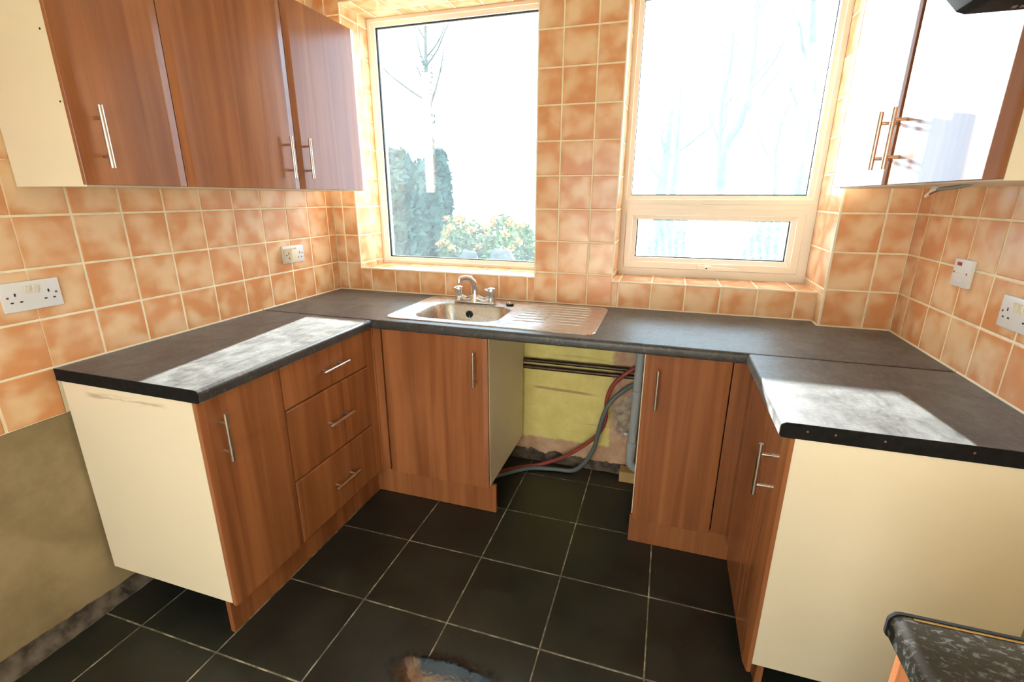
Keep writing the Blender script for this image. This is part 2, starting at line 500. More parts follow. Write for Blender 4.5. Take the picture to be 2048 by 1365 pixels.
# ---- wall tiles, each a part; built in a local XY plane, face towards +Z
TILE = {}
def tile_mesh(w, h, t=0.004):
    k = (round(w, 3), round(h, 3))
    if k in TILE: return TILE[k]
    bm = bmesh.new()
    a, b = w / 2, h / 2
    e = min(0.0022, a * 0.4, b * 0.4)
    lo = [bm.verts.new(p) for p in ((-a, -b, -t), (a, -b, -t), (a, b, -t), (-a, b, -t))]
    mi = [bm.verts.new(p) for p in ((-a, -b, -0.0012), (a, -b, -0.0012), (a, b, -0.0012), (-a, b, -0.0012))]
    hi = [bm.verts.new(p) for p in ((-a + e, -b + e, 0), (a - e, -b + e, 0), (a - e, b - e, 0), (-a + e, b - e, 0))]
    for A, B in ((lo, mi), (mi, hi)):
        for k_ in range(4):
            bm.faces.new((A[k_], A[(k_ + 1) % 4], B[(k_ + 1) % 4], B[k_]))
    bm.faces.new(hi)
    me = bpy.data.meshes.new('tile'); bm.to_mesh(me); bm.free()
    me.materials.append(MATS['tile_glaze'])
    TILE[k] = me
    return me

def lay(parent, origin, U, V, us, vs, region):
    """tiles on the plane origin + u*U + v*V between grid lines, clipped to region"""
    U, V = Vector(U), Vector(V); Nn = U.cross(V)
    rot = Matrix((U, V, Nn)).transposed().to_4x4()
    u0, u1, v0, v1 = region
    us = sorted([u0] + [u for u in us if u0 + 0.004 < u < u1 - 0.004] + [u1])
    vs = sorted([v0] + [v for v in vs if v0 + 0.004 < v < v1 - 0.004] + [v1])
    g = 0.0036
    for i in range(len(us) - 1):
        for j in range(len(vs) - 1):
            a0 = us[i] + (g if i > 0 else 0.0008); a1 = us[i + 1] - (g if i < len(us) - 2 else 0.0008)
            b0 = vs[j] + (g if j > 0 else 0.0008); b1 = vs[j + 1] - (g if j < len(vs) - 2 else 0.0008)
            if a1 - a0 < 0.006 or b1 - b0 < 0.006: continue
            o = bpy.data.objects.new('tile', tile_mesh(a1 - a0, b1 - b0))
            mm = rot.copy()
            mm.translation = Vector(origin) + U * ((a0 + a1) / 2) + V * ((b0 + b1) / 2) + Nn * random.uniform(-0.0002, 0.0003)
            o.parent = parent
            o.matrix_basis = mm
            COL.objects.link(o)

ZS = [ZL + k * P for k in range(-2, 11)]
# left wall: u runs along -y so that the normal is +x  (U x V = (0,-1,0) x (0,0,1) = (-1,0,0)) -> use +y
YS = [-0.2121 + k * P for k in range(-14, 3)]
Lu, Lv = (0, 1, 0), (0, 0, 1)
lay(wall_left, (0, 0, 0), Lu, Lv, YS, ZS, (-1.447, -0.0008, ZL, ZL + 4 * P))
lay(wall_left, (0, 0, 0), Lu, Lv, YS, ZS, (-1.447, -1.370, ZL + 4 * P, ZL + 7 * P))
lay(wall_left, (0, 0, 0), Lu, Lv, YS, ZS, (-2.219, -1.447, ZL - P, ZL + 7 * P))
lay(wall_left, (0, 0, 0), Lu, Lv, YS, ZS, (-0.2121, -0.0008, ZL + 4 * P, ZL + 8 * P))
lay(wall_left, (0, 0, 0), Lu, Lv, YS, ZS, (-0.8297, -0.0008, ZL + 8 * P, H))
# right wall: normal -x
RS = [0.178 + k * P for k in range(-1, 13)]
lay(wall_right, (W, 0, 0), (0, -1, 0), (0, 0, 1), RS, ZS, (PIER, 1.76, ZL, ZL + 4 * P))
# back wall: normal -y
XS = [1.2969 + k * P for k in range(-9, 10)]
Bu, Bv = (1, 0, 0), (0, 0, 1)
for reg in ((0.0008, W1[0], ZL, H), (W1[0], W1[1], ZL, SILL - 0.006), (W1[1], W2[0], ZL, H), (W2[0], W2[1], ZL, SILL - 0.006),
            (W1[0], W1[1], HEAD, H), (W2[0], W2[1], HEAD, H)):
    lay(wall_back, (0, 0, 0), Bu, Bv, XS, ZS, reg)
lay(wall_back, (0, -PIER, 0), Bu, Bv, [2.618], ZS, (W2[1], W - 0.0008, ZL, H))
# pier cheek and the reveals
lay(wall_back, (W2[1], 0, 0), (0, -1, 0), (0, 0, 1), [], ZS, (0.0, PIER, ZL, SILL))
lay(wall_back, (W2[1], 0, 0), (0, -1, 0), (0, 0, 1), [-0.075], ZS, (-RD, PIER, SILL, HEAD))
lay(wall_back, (W1[1], 0, 0), (0, -1, 0), (0, 0, 1), [-0.154], ZS, (-RD, 0, SILL, HEAD))
lay(wall_back, (W1[0], 0, 0), (0, 1, 0), (0, 0, 1), [0.154], ZS, (0, RD, SILL, HEAD))
lay(wall_back, (W2[0], 0, 0), (0, 1, 0), (0, 0, 1), [0.154], ZS, (0, RD, SILL, HEAD))
for w in (W1, W2):
    lay(wall_back, (0, 0, SILL), (1, 0, 0), (0, 1, 0), XS, [0.154], (w[0], w[1], 0.0, RD))
    lay(wall_back, (0, 0, HEAD), (1, 0, 0), (0, -1, 0), XS, [-0.154], (w[0], w[1], -RD, 0.0))

# pale corner beads
def bead(x0, x1, y0, y1, z0, z1):
    bm = NB(); box(bm, x0, x1, y0, y1, z0, z1); bevel(bm, 0.0015, 2)
    place('edge_trim', bm, 'edge_trim', wall_back)
t = 0.0055
for w in (W1, W2):
    bead(w[0] - t, w[1] + (t if w is W1 else 0), -0.001, t, SILL - 0.006, SILL + 0.0008)
    bead(w[0] - t, w[0] + 0.001, -0.001, t, SILL + 0.0009, HEAD)
    bead(w[0] - t, w[1] + (t if w is W1 else 0), -0.001, t, HEAD + 0.0001, HEAD + 0.006)
bead(W1[1] - 0.001, W1[1] + t, -0.001, t, SILL + 0.0009, HEAD)
bead(W2[1] - 0.001, W2[1] + 0.008, -PIER - 0.001, -PIER + t, ZL, H)

# ---- floor tiles
FT = {}
def floor_tile(w, h):
    k = (round(w, 3), round(h, 3))
    if k not in FT:
        bm = bmesh.new(); box(bm, -w / 2, w / 2, -h / 2, h / 2, -0.006, 0)
        bmesh.ops.bevel(bm, geom=[e for e in bm.edges if all(abs(v.co.z) < 1e-6 for v in e.verts)], offset=0.0012, segments=1, affect='EDGES')
        me = bpy.data.meshes.new('floor_tile'); bm.to_mesh(me); bm.free(); me.materials.append(MATS['floor_tile'])
        FT[k] = me
    return FT[k]
PF, FX, FY = 0.3353, 0.8614, -0.839
fx = [0.0] + [FX + k * PF for k in range(-2, 6)] + [W]
fy = [YR] + [FY + k * PF for k in range(-8, 3)] + [0.0]
for i in range(len(fx) - 1):
    for j in range(len(fy) - 1):
        a0, a1, b0, b1 = fx[i] + 0.0024, fx[i + 1] - 0.0024, fy[j] + 0.0024, fy[j + 1] - 0.0024
        if i == 0: a0 = 0.022
        if a1 - a0 < 0.02 or b1 - b0 < 0.02: continue
        o = bpy.data.objects.new('tile', floor_tile(a1 - a0, b1 - b0))
        o.location = ((a0 + a1) / 2, (b0 + b1) / 2, random.uniform(-0.0004, 0.0))
        o.parent = floor; COL.objects.link(o)

# ---- plaster under the tiling, with its broken lower edge
def ragged(M, a0, a1, top, low, amp, d0, d1, n, seed):
    bm = NB(); rows = []
    for k in range(n + 1):
        a = a0 + (a1 - a0) * k / n
        lo = low(a) + amp * (mnoise.noise(Vector((a * 14, seed, 0))) + 0.6 * mnoise.noise(Vector((a * 47, seed, 3))))
        dd = d0 + 0.0015 * mnoise.noise(Vector((a * 9, seed, 7)))
        rows.append([bm.verts.new(M(a, d1, top)), bm.verts.new(M(a, dd, top)), bm.verts.new(M(a, dd, lo + 0.006)), bm.verts.new(M(a, dd - 0.003, lo)), bm.verts.new(M(a, d1, lo))])
    for A, B in zip(rows, rows[1:]):
        for k in range(5):
            bm.faces.new((A[k], A[(k + 1) % 5], B[(k + 1) % 5], B[k]))
    bm.faces.new(rows[0]); bm.faces.new(rows[-1][::-1])
    return bm
place('plaster', ragged(ML, -2.6, -0.62, ZL - P - 0.002, lambda a: 0.052 - 0.055 * (a + 1.37), 0.010, 0.003, -0.012, 150, 1.0), 'grey_plaster', wall_left)
place('plaster', ragged(MB, 0.62, 2.44, 0.868, lambda a: 0.052 - 0.02 * (a - 1.15), 0.022, 0.004, -0.012, 170, 5.0), 'painted_plaster', wall_back)

def fillet(M, a0, a1, top, foot, n, seed, nm='mortar_edge', par=None):
    bm = NB(); rows = []
    for k in range(n + 1):
        a = a0 + (a1 - a0) * k / n
        q = lambda s, sc: mnoise.noise(Vector((a * sc, seed, s)))
        rows.append([bm.verts.new(M(a, -0.010, top * 2.4)), bm.verts.new(M(a, 0.0005, top * 2.4)), bm.verts.new(M(a, 0.001 + 0.001 * q(1, 20), top + 0.012 * q(2, 17))),
                     bm.verts.new(M(a, foot * 0.4 + 0.006 * q(3, 25), top * 0.45 + 0.010 * q(4, 30))),
                     bm.verts.new(M(a, foot + 0.007 * q(5, 22), 0.001)), bm.verts.new(M(a, -0.010, 0.001))])
    for A, B in zip(rows, rows[1:]):
        for k in range(6):
            bm.faces.new((A[k], A[(k + 1) % 6], B[(k + 1) % 6], B[k]))
    bm.faces.new(rows[0]); bm.faces.new(rows[-1][::-1])
    place(nm, bm, 'mortar', par)
fillet(ML, -2.6, -0.05, 0.055, 0.022, 130, 2.0, par=wall_left)
fillet(MB, 0.62, 2.44, 0.036, 0.030, 110, 9.0, par=wall_back)

# ------------------------------------------------------------------ windows
YG = 0.268
def frame_ring(bm, x0, x1, z0, z1, w, y0, y1, cham=0.5, drop=0.012):
    """mitred rectangular ring, room side at y0, with a bevelled inner bead"""
    sec = [(0, y1), (0, y0), (w * cham, y0), (w * cham + 0.002, y0 + 0.004), (w, y0 + drop), (w, y1)]
    loops = []
    for off, y in sec:
        loops.append([bm.verts.new(p) for p in ((x0 + off, y, z0 + off), (x1 - off, y, z0 + off), (x1 - off, y, z1 - off), (x0 + off, y, z1 - off))])
    for A, B in zip(loops, loops[1:] + loops[:1]):
        for k in range(4):
            bm.faces.new((A[k], A[(k + 1) % 4], B[(k + 1) % 4], B[k]))
def pane(parent, x0, x1, z0, z1, mat, y=YG):
    bm = NB(); box(bm, x0, x1, y, y + 0.004, z0, z1)
    return place('pane', bm, mat, parent)
def seal(parent, x0, x1, z0, z1, w=0.004, y=YG):
    bm = NB(); frame_ring(bm, x0, x1, z0, z1, w, y - 0.006, y + 0.012, 0.6, 0.002)
    return place('gasket', bm, 'gasket', parent)

win1 = thing('window_1', 'large fixed grimy window with one pane above the sink', 'window', (0.66, 0.26, SILL)); win1['kind'] = 'structure'
bm = NB(); frame_ring(bm, W1[0], W1[1], SILL, HEAD, 0.037, RD, 0.31, 0.45, 0.014); place('frame', bm, 'upvc', win1)
seal(win1, W1[0] + 0.037, W1[1] - 0.037, SILL + 0.037, HEAD - 0.037, 0.005)
pane(win1, W1[0] + 0.038, W1[1] - 0.038, SILL + 0.038, HEAD - 0.038, 'glass_dirty')

win2 = thing('window_2', 'window with a tall fixed pane over a low opening light', 'window', (2.016, 0.26, SILL)); win2['kind'] = 'structure'
TZ = 1.403
bm = NB(); frame_ring(bm, W2[0], W2[1], TZ - 0.003, HEAD, 0.042, RD, 0.31, 0.5, 0.014); place('frame', bm, 'upvc', win2)
bm = NB(); frame_ring(bm, W2[0] - 0.014, W2[1], SILL - 0.001, TZ - 0.0035, 0.044, RD, 0.31, 0.9, 0.004); frame_ring(bm, W2[0], W2[1], SILL, TZ - 0.0035, 0.056, 0.301, 0.31, 0.9, 0.002); place('frame', bm, 'upvc', win2)
seal(win2, W2[0] + 0.040, W2[1] - 0.046, TZ + 0.039, HEAD - 0.042)
pane(win2, W2[0] + 0.041, W2[1] - 0.041, TZ + 0.040, HEAD - 0.040, 'glass_clear')
bm = NB(); frame_ring(bm, W2[0] + 0.029, W2[1] - 0.043, SILL + 0.042, TZ - 0.026, 0.052, RD - 0.010, 0.30, 0.58, 0.016)
sash = place('sash', bm, 'upvc', win2)
seal(sash, W2[0] + 0.081, W2[1] - 0.095, SILL + 0.094, TZ - 0.070, 0.005)
pane(sash, W2[0] + 0.082, W2[1] - 0.096, SILL + 0.095, TZ - 0.071, 'glass_clear')
bm = NB()
box(bm, 1.968, 2.032, RD - 0.026, RD - 0.010, 1.083, 1.107); bevel(bm, 0.003, 2)
prism(bm, [(2.0, 1.088), (2.02, 1.084), (2.15, 1.088), (2.155, 1.094), (2.15, 1.099), (2.02, 1.104), (2.0, 1.101)],
      lambda a, b: (a, RD - 0.040, b), lambda a, b: (a, RD - 0.026, b))
place('handle', bm, 'upvc', sash)
bm = NB(); lathe(bm, [(0.0035, -0.0005), (0.0035, 0.001)], (2.010, RD - 0.0402, 1.094), 12, 'y')
place('lock_button', bm, 'dark_hole', sash)

dr = thing('added_fill_door', 'unseen glazed white door added to let in fill daylight', 'door', (1.05, YR - 0.05, 0.0)); dr['kind'] = 'structure'  # unseen door, added so daylight through its pane fills the room
bm = NB(); frame_ring(bm, 0.552, 1.548, 0.002, 2.058, 0.07, YR - 0.07, YR - 0.03, 0.9, 0.004); place('frame', bm, 'upvc', dr)
bm = NB(); box(bm, 0.6215, 1.4785, YR - 0.062, YR - 0.040, 0.0715, 1.05); place('lower_panel', bm, 'upvc', dr)
pane(dr, 0.621, 1.479, 1.0505, 1.989, 'glass_clear', YR - 0.052)

# ------------------------------------------------------------------ joinery
T = 0.018
def door(parent, name, M, a0, a1, d, z0, z1, cham=0.028, drop=0.005):
    bm = NB()
    if cham:
        poly = [(a0, d), (a0, d + T - drop), (a0 + cham, d + T), (a1 - cham, d + T), (a1, d + T - drop), (a1, d)]
        prism(bm, poly, lambda a, q: M(a, q, z0), lambda a, q: M(a, q, z1))
        bmesh.ops.recalc_face_normals(bm, faces=list(bm.faces))
        bevel(bm, 0.0012, 1)
    else:
        poly = [(z0, d), (z0, d + T - 0.003), (z0 + 0.006, d + T), (z1 - 0.006, d + T), (z1, d + T - 0.003), (z1, d)]
        prism(bm, poly, lambda z, q: M(a0, q, z), lambda z, q: M(a1, q, z))
    return place(name, bm, 'walnut', parent)

def handle(parent, M, a, z, d, vertical=True, L=0.158, r=0.0062, stand=0.031):
    bm = NB(); h = L / 2; f = 0.048
    if vertical:
        tube(bm, [M(a, d + stand, z - h), M(a, d + stand, z + h)], r, 14)
        for s in (-f, f): tube(bm, [M(a, d, z + s), M(a, d + stand - r * 0.6, z + s)], 0.0045, 10)
    else:
        tube(bm, [M(a - h, d + stand, z), M(a + h, d + stand, z)], r, 14)
        for s in (-f, f): tube(bm, [M(a + s, d, z), M(a + s, d + stand - r * 0.6, z)], 0.0045, 10)
    return place('handle', bm, 'brushed_steel', parent, smooth=40)

def carcass(parent, M, a0, a1, d0, d1, z0, z1, top=False, mat='cream_board', shelf=None):
    bm = NB(); s = 0.016
    mbox(bm, M, a0, a0 + s, d0, d1, z0, z1)
    mbox(bm, M, a1 - s, a1, d0, d1, z0, z1)
    mbox(bm, M, a0 + s, a1 - s, d0, d1, z0, z0 + s)
    mbox(bm, M, a0 + s, a1 - s, d0, d0 + 0.006, z0 + s, z1)
    if top: mbox(bm, M, a0 + s, a1 - s, d0 + 0.006, d1, z1 - s, z1)
    else:
        mbox(bm, M, a0 + s, a1 - s, d1 - 0.09, d1, z1 - s, z1)
    if shelf: mbox(bm, M, a0 + s, a1 - s, d0 + 0.006, d1 - 0.03, shelf, shelf + s)
    return place('carcass', bm, mat, parent)

# --- left wall cabinets
UZ0, UZ1 = 1.457, 2.180
UD = 0.297
c = thing('wall_cabinet', 'narrow single-door walnut wall cabinet with cream side over the double socket', 'cabinet', (0.15, -1.27, UZ0))
carcass(c, ML, -1.414, -1.128, 0.003, UD, UZ0, UZ1, True, shelf=1.8)
d_ = door(c, 'door', ML, -1.424, -1.1285, UD + 0.001, UZ0 + 0.004, UZ1)
handle(d_, ML, -1.368, 1.585, UD + T - 0.001)
for sx, sz in ((0.262, 1.835), (0.272, 1.668)):
    bm = NB(); lathe(bm, [(0.0028, 0.0), (0.0028, 0.0008)], (sx, -1.4146, sz), 10, 'y'); place('screw_hole', bm, 'dark_hole', c)
c = thing('wall_cabinet', 'wide double-door walnut wall cabinet beside the grimy fixed window', 'cabinet', (0.15, -0.63, UZ0))
carcass(c, ML, -1.126, -0.137, 0.003, UD, UZ0, UZ1, True, shelf=1.8)
d_ = door(c, 'door', ML, -1.1255, -0.6095, UD + 0.001, UZ0 + 0.004, UZ1); handle(d_, ML, -0.667, 1.582, UD + T - 0.001)
d_ = door(c, 'door', ML, -0.6065, -0.134, UD + 0.001, UZ0 + 0.004, UZ1); handle(d_, ML, -0.559, 1.585, UD + T - 0.001)

# --- right wall cabinet
c = thing('wall_cabinet', 'glossy double-door wall cabinet beside the black cooker hood', 'cabinet', (2.56, -0.66, 1.467))
carcass(c, MR, -1.158, -0.165, 0.003, 0.300, 1.467, UZ1, True, shelf=1.8)
d_ = door(c, 'door', MR, -0.637, -0.160, 0.301, 1.470, UZ1, 0.016, 0.003); handle(d_, MR, -0.607, 1.592, 0.319)
d_ = door(c, 'door', MR, -1.160, -0.640, 0.301, 1.470, UZ1, 0.034, 0.007); handle(d_, MR, -0.703, 1.590, 0.319)

# --- base cabinets
BZ0, BZ1 = 0.150, 0.869
BD = 0.560
c = thing('base_cabinet', 'single-door walnut base cabinet with smeared cream end panel beside bare plaster', 'cabinet', (0.29, -1.29, BZ0))
carcass(c, ML, -1.446, -1.130, 0.016, BD, BZ0, BZ1, mat='cream_smeared')
d_ = door(c, 'door', ML, -1.446, -1.1295, BD + 0.001, 0.142, 0.866, 0.022); handle(d_, ML, -1.388, 0.735, BD + T)
c = thing('drawer_unit', 'walnut base unit of three drawers', 'drawer unit', (0.29, -0.88, BZ0))
carcass(c, ML, -1.128, -0.634, 0.016, BD, BZ0, BZ1)
for z0, z1, hz in ((0.702, 0.866, 0.783), (0.413, 0.698, 0.556), (0.142, 0.409, 0.271)):
    d_ = door(c, 'drawer_front', ML, -1.1265, -0.634, BD + 0.001, z0, z1, 0); handle(d_, ML, -0.868, hz, BD + T, False)
c = thing('sink_base_cabinet', 'single-door walnut cabinet under the sink with a cream side to the open gap', 'cabinet', (0.88, -0.29, BZ0))
carcass(c, MB, 0.632, 1.137, 0.040, BD, BZ0, BZ1)
d_ = door(c, 'door', MB, 0.629, 1.1355, BD + 0.001, 0.146, 0.866, 0.022); handle(d_, MB, 1.082, 0.732, BD + T)
c = thing('base_cabinet', 'narrow single-door walnut base cabinet between the open gap and the corner', 'cabinet', (1.93, -0.29, BZ0))
carcass(c, MB, 1.772, 2.078, 0.040, BD, BZ0, BZ1)
d_ = door(c, 'door', MB, 1.776, 2.080, BD + 0.001, 0.134, 0.866, 0.022); handle(d_, MB, 1.8265, 0.735, BD + T)
c = thing('base_cabinet', 'walnut base cabinet with large white end panel under the sunlit right-angled worktop', 'cabinet', (2.43, -0.87, 0.135))
carcass(c, MR, -1.146, -0.640, 0.012, BD, 0.138, BZ1)
d_ = door(c, 'door', MR, -1.150, -0.640, BD + 0.001, 0.108, 0.866, 0.034, 0.007); handle(d_, MR, -1.043, 0.710, BD + T)
c = thing('base_cabinet', 'walnut base cabinet under the speckled worktop across the cooker gap', 'cabinet', (2.43, -2.2, BZ0))
carcass(c, MR, -2.70, -1.744, 0.012, 0.547, BZ0, BZ1)
d_ = door(c, 'door', MR, -2.23, -1.740, 0.548, 0.142, 0.866, 0.022); handle(d_, MR, -2.17, 0.735, 0.548 + T)
d_ = door(c, 'door', MR, -2.70, -2.233, 0.548, 0.142, 0.866, 0.022); handle(d_, MR, -2.29, 0.735, 0.548 + T)

# corner posts
def post(name, boxes, label):
    bm = NB()
    for b in boxes: box(bm, *b)
    tag(place(name, bm, 'walnut', base=True), label, 'filler post')
post('corner_post', [(0.560, 0.578, -0.632, -0.579, 0.148, 0.866), (0.560, 0.584, -0.579, -0.560, 0.148, 0.866), (0.584, 0.622, -0.574, -0.560, 0.148, 0.866)],
     'walnut corner post between the three drawers and the sink cabinet')
post('corner_post', [(2.084, 2.120, -0.574, -0.556, 0.140, 0.866), (2.120, 2.158, -0.579, -0.556, 0.140, 0.866), (2.140, 2.158, -0.637, -0.579, 0.140, 0.866)],
     'walnut corner post where two right-hand base cabinets meet')
# plinths
def plinth(b, label, top=0.1485):
    bm = NB(); box(bm, *b, 0.0005, top); bevel(bm, 0.001, 1)
    tag(place('plinth', bm, 'walnut', base=True), label, 'plinth')
plinth((0.508, 0.526, -1.432, -0.548), 'long walnut plinth below the three drawers')
plinth((0.510, 1.158, -0.5455, -0.5275), 'walnut plinth below the sink cabinet', 0.146)
plinth((1.766, 2.186, -0.5455, -0.5275), 'short walnut plinth below the narrow base cabinet by the gap', 0.133)
plinth((2.188, 2.206, -1.098, -0.548), 'walnut plinth set back below the white end panel', 0.136)
plinth((2.210, 2.228, -2.69, -1.76), 'walnut plinth below the cabinet across the cooker gap')

# ------------------------------------------------------------------ worktops
def nose(front, th=0.040, r=0.014, top=ZC):
    """profile points (distance off wall, z) from the back, over the top, round the nose"""
    pts = [(None, top - th), (None, top)]
    for k in range(7):
        a = math.radians(90 - 15 * k)
        pts.append((front - r + r * math.cos(a), top - r + r * math.sin(a)))
    for k in range(5):
        a = math.radians(-22.5 * k)
        rr = 0.008
        pts.append((front - rr + rr * math.cos(a), top - th + rr + rr * math.sin(a)))
    return pts
def slab(bm, M, a0, a1, back, front):
    prof = [(back if d is None else d, z) for d, z in nose(front)]
    prism(bm, prof, lambda d, z: M(a0, d, z), lambda d, z: M(a1, d, z))

tops = 'worktops of dark stone-effect laminate'
wl = thing('worktop', 'dark laminate worktop with a sunlit strip over the three drawers', 'worktop', (0.3, -1.03, ZC - 0.04), tops)
bm = NB(); slab(bm, ML, -1.4505, -0.6015, 0.001, 0.600); place('slab', bm, 'laminate', wl, smooth=30)
bm = NB(); prism(bm, [(d if d is not None else 0.004, z + (-0.0012 if z > ZC - 0.002 else 0)) for d, z in nose(0.598)], lambda d, z: ML(-1.4525, d, z), lambda d, z: ML(-1.4507, d, z)); place('end_edge', bm, 'raw_edge', wl)
bm = NB(); box(bm, 0.002, 0.592, -0.6014, -0.5995, ZC - 0.03, ZC + 0.0012); place('joint_strip', bm, 'joint_strip', wl)
bm = NB(); tube(bm, [(0.002, -1.45, ZC + 0.0015), (0.002, -0.602, ZC + 0.0015)], 0.0042, 8); place('sealant', bm, 'sealant', wl, smooth=60)

wb = thing('worktop', 'dark laminate worktop running under both windows around the steel sink', 'worktop', (1.36, -0.3, ZC - 0.04), tops)
bm = NB()
HX0, HX1, HY0, HY1 = 0.665, 1.535, -0.515, -0.075
slab(bm, MB, 0.001, HX0, 0.001, 0.600)
slab(bm, MB, HX1, W2[1] - 0.002, 0.001, 0.600)
slab(bm, MB, W2[1] - 0.002, W - 0.001, PIER + 0.001, 0.600)
slab(bm, MB, HX0, HX1, -HY0, 0.600)
box(bm, HX0, HX1, HY1, -0.001, ZC - 0.04, ZC)
bmesh.ops.remove_doubles(bm, verts=list(bm.verts), dist=0.00005)
place('slab', bm, 'laminate', wb, smooth=30)
for p, q in (((0.004, -0.002), (W2[1] - 0.003, -0.002)), ((W2[1] - 0.002, -0.003), (W2[1] - 0.002, -PIER - 0.001)), ((W2[1], -PIER - 0.002), (W - 0.004, -PIER - 0.002)), ((W - 0.002, -PIER - 0.004), (W - 0.002, -0.598)), ((0.002, -0.004), (0.002, -0.598))):
    bm = NB(); tube(bm, [(p[0], p[1], ZC + 0.0015), (q[0], q[1], ZC + 0.0015)], 0.0042, 8); place('sealant', bm, 'sealant', wb, smooth=60)

wr = thing('worktop', 'dark laminate worktop with a bright sun patch against the socketed tile wall', 'worktop', (2.42, -0.88, ZC - 0.04), tops)
bm = NB(); slab(bm, MR, -1.155, -0.6015, 0.001, 0.600); place('slab', bm, 'laminate', wr, smooth=30)
bm = NB(); prism(bm, [(d if d is not None else 0.004, z + (-0.0012 if z > ZC - 0.002 else 0)) for d, z in nose(0.598)], lambda d, z: MR(-1.1575, d, z), lambda d, z: MR(-1.1552, d, z)); place('end_edge', bm, 'raw_edge', wr)
bm = NB(); box(bm, 2.126, W - 0.002, -0.6014, -0.5995, ZC - 0.03, ZC + 0.0012); place('joint_strip', bm, 'joint_strip', wr)
bm = NB(); tube(bm, [(W - 0.002, -1.155, ZC + 0.0015), (W - 0.002, -0.602, ZC + 0.0015)], 0.0042, 8); place('sealant', bm, 'sealant', wr, smooth=60)
for x in (2.178, 2.237, 2.337, 2.505):
    bm = NB(); lathe(bm, [(0.0028, 0.0), (0.0026, -0.0008)], (x, -1.1575, 0.893), 8, 'y'); place('rusty_nail', bm, 'rust', wr)

wn_ = thing('worktop', 'speckled dark worktop end with a brass-lined edge across the cooker gap', 'worktop', (2.43, -2.25, ZC - 0.04), tops)
bm = NB(); slab(bm, MR, -2.72, -1.740, 0.001, 0.578); place('slab', bm, 'laminate_near', wn_, smooth=30)
bm = NB(); prism(bm, [(d if d is not None else 0.004, z + (0.0012 if z > ZC - 0.002 else 0)) for d, z in nose(0.580)], lambda d, z: MR(-1.7395, d, z), lambda d, z: MR(-1.7345, d, z)); place('end_edge', bm, 'raw_edge', wn_)
bm = NB(); box(bm, 2.163, W - 0.004, -1.7440, -1.7405, ZC - 0.002, ZC + 0.0005); place('brass_strip', bm, 'brass_strip', wn_)

# ------------------------------------------------------------------ sink
def rrect(x0, x1, y0, y1, r, n=8):
    out = []
    for cx, cy, a0 in ((x1 - r, y1 - r, 0), (x0 + r, y1 - r, 90), (x0 + r, y0 + r, 180), (x1 - r, y0 + r, 270)):
        for k in range(n + 1):
            a = math.radians(a0 + 90 * k / n)
            out.append((cx + r * math.cos(a), cy + r * math.sin(a)))
    return out
sk = thing('sink', 'stainless steel single-bowl sink with ribbed drainer', 'sink', (1.09, -0.29, ZC))
bm = NB()
SX0, SX1, SY0, SY1 = 0.624, 1.572, -0.548, -0.038
BX0, BX1, BY0, BY1 = 0.722, 1.132, -0.488, -0.168
zt = ZC + 0.0035
loops = [(SX0, SX1, SY0, SY1, 0.05, ZC + 0.0002), (SX0 + 0.003, SX1 - 0.003, SY0 + 0.003, SY1 - 0.003, 0.048, zt + 0.001),
         (SX0 + 0.012, SX1 - 0.012, SY0 + 0.012, SY1 - 0.012, 0.042, zt),
         (BX0 - 0.010, BX1 + 0.010, BY0 - 0.010, BY1 + 0.010, 0.095, zt), (BX0, BX1, BY0, BY1, 0.088, zt - 0.004),
         (BX0 + 0.006, BX1 - 0.006, BY0 + 0.006, BY1 - 0.006, 0.084, zt - 0.014),
         (BX0 + 0.018, BX1 - 0.018, BY0 + 0.014, BY1 - 0.014, 0.078, zt - 0.105),
         (BX0 + 0.030, BX1 - 0.030, BY0 + 0.026, BY1 - 0.026, 0.070, zt - 0.135),
         (BX0 + 0.055, BX1 - 0.055, BY0 + 0.050, BY1 - 0.050, 0.055, zt - 0.146),
         (0.88, 0.96, -0.37, -0.29, 0.039, zt - 0.150)]
R_ = [[bm.verts.new((x, y, z)) for x, y in rrect(x0, x1, y0, y1, r)] for x0, x1, y0, y1, r, z in loops]
for A, B in zip(R_, R_[1:]):
    n = len(A)
    for k in range(n): bm.faces.new((A[k], A[(k + 1) % n], B[(k + 1) % n], B[k]))
bm.faces.new(R_[-1])
place('bowl', bm, 'sink_steel', sk, smooth=35)
for k in range(8):
    y = -0.090 - k * 0.047
    x0, x1 = 1.168 + 0.004 * abs(k - 3), 1.508 - 0.012 * (k == 0) - 0.006 * (k == 7)
    bm = NB(); tube(bm, [(x0, y, zt - 0.0035), (x0 + 0.02, y, zt - 0.0012), (x1 - 0.01, y, zt - 0.0008), (x1, y, zt - 0.0030)], [0.003, 0.0042, 0.0048, 0.003], 10)
    place('drainer_rib', bm, 'sink_steel', sk, smooth=60)
bm = NB(); lathe(bm, [(0.019, 0.0), (0.019, -0.003), (0.013, -0.004), (0.012, -0.001)], (0.891, BY1 - 0.010, 0.862), 20, 'y'); place('overflow', bm, 'black_rubber', sk, smooth=40)
bm = NB(); lathe(bm, [(0.040, 0.0), (0.040, 0.002), (0.034, 0.003), (0.030, 0.0015)], (0.92, -0.33, zt - 0.150), 24); place('waste', bm, 'chrome', sk, smooth=40)
bm = NB(); tube(bm, spline([(0.893, BY1 - 0.016, 0.858), (0.898, BY1 - 0.028, 0.838), (0.905, BY1 - 0.034, 0.806), (0.912, -0.235, 0.775), (0.918, -0.30, 0.766)], 5), 0.0013, 6); place('plug_chain', bm, 'chrome', sk)

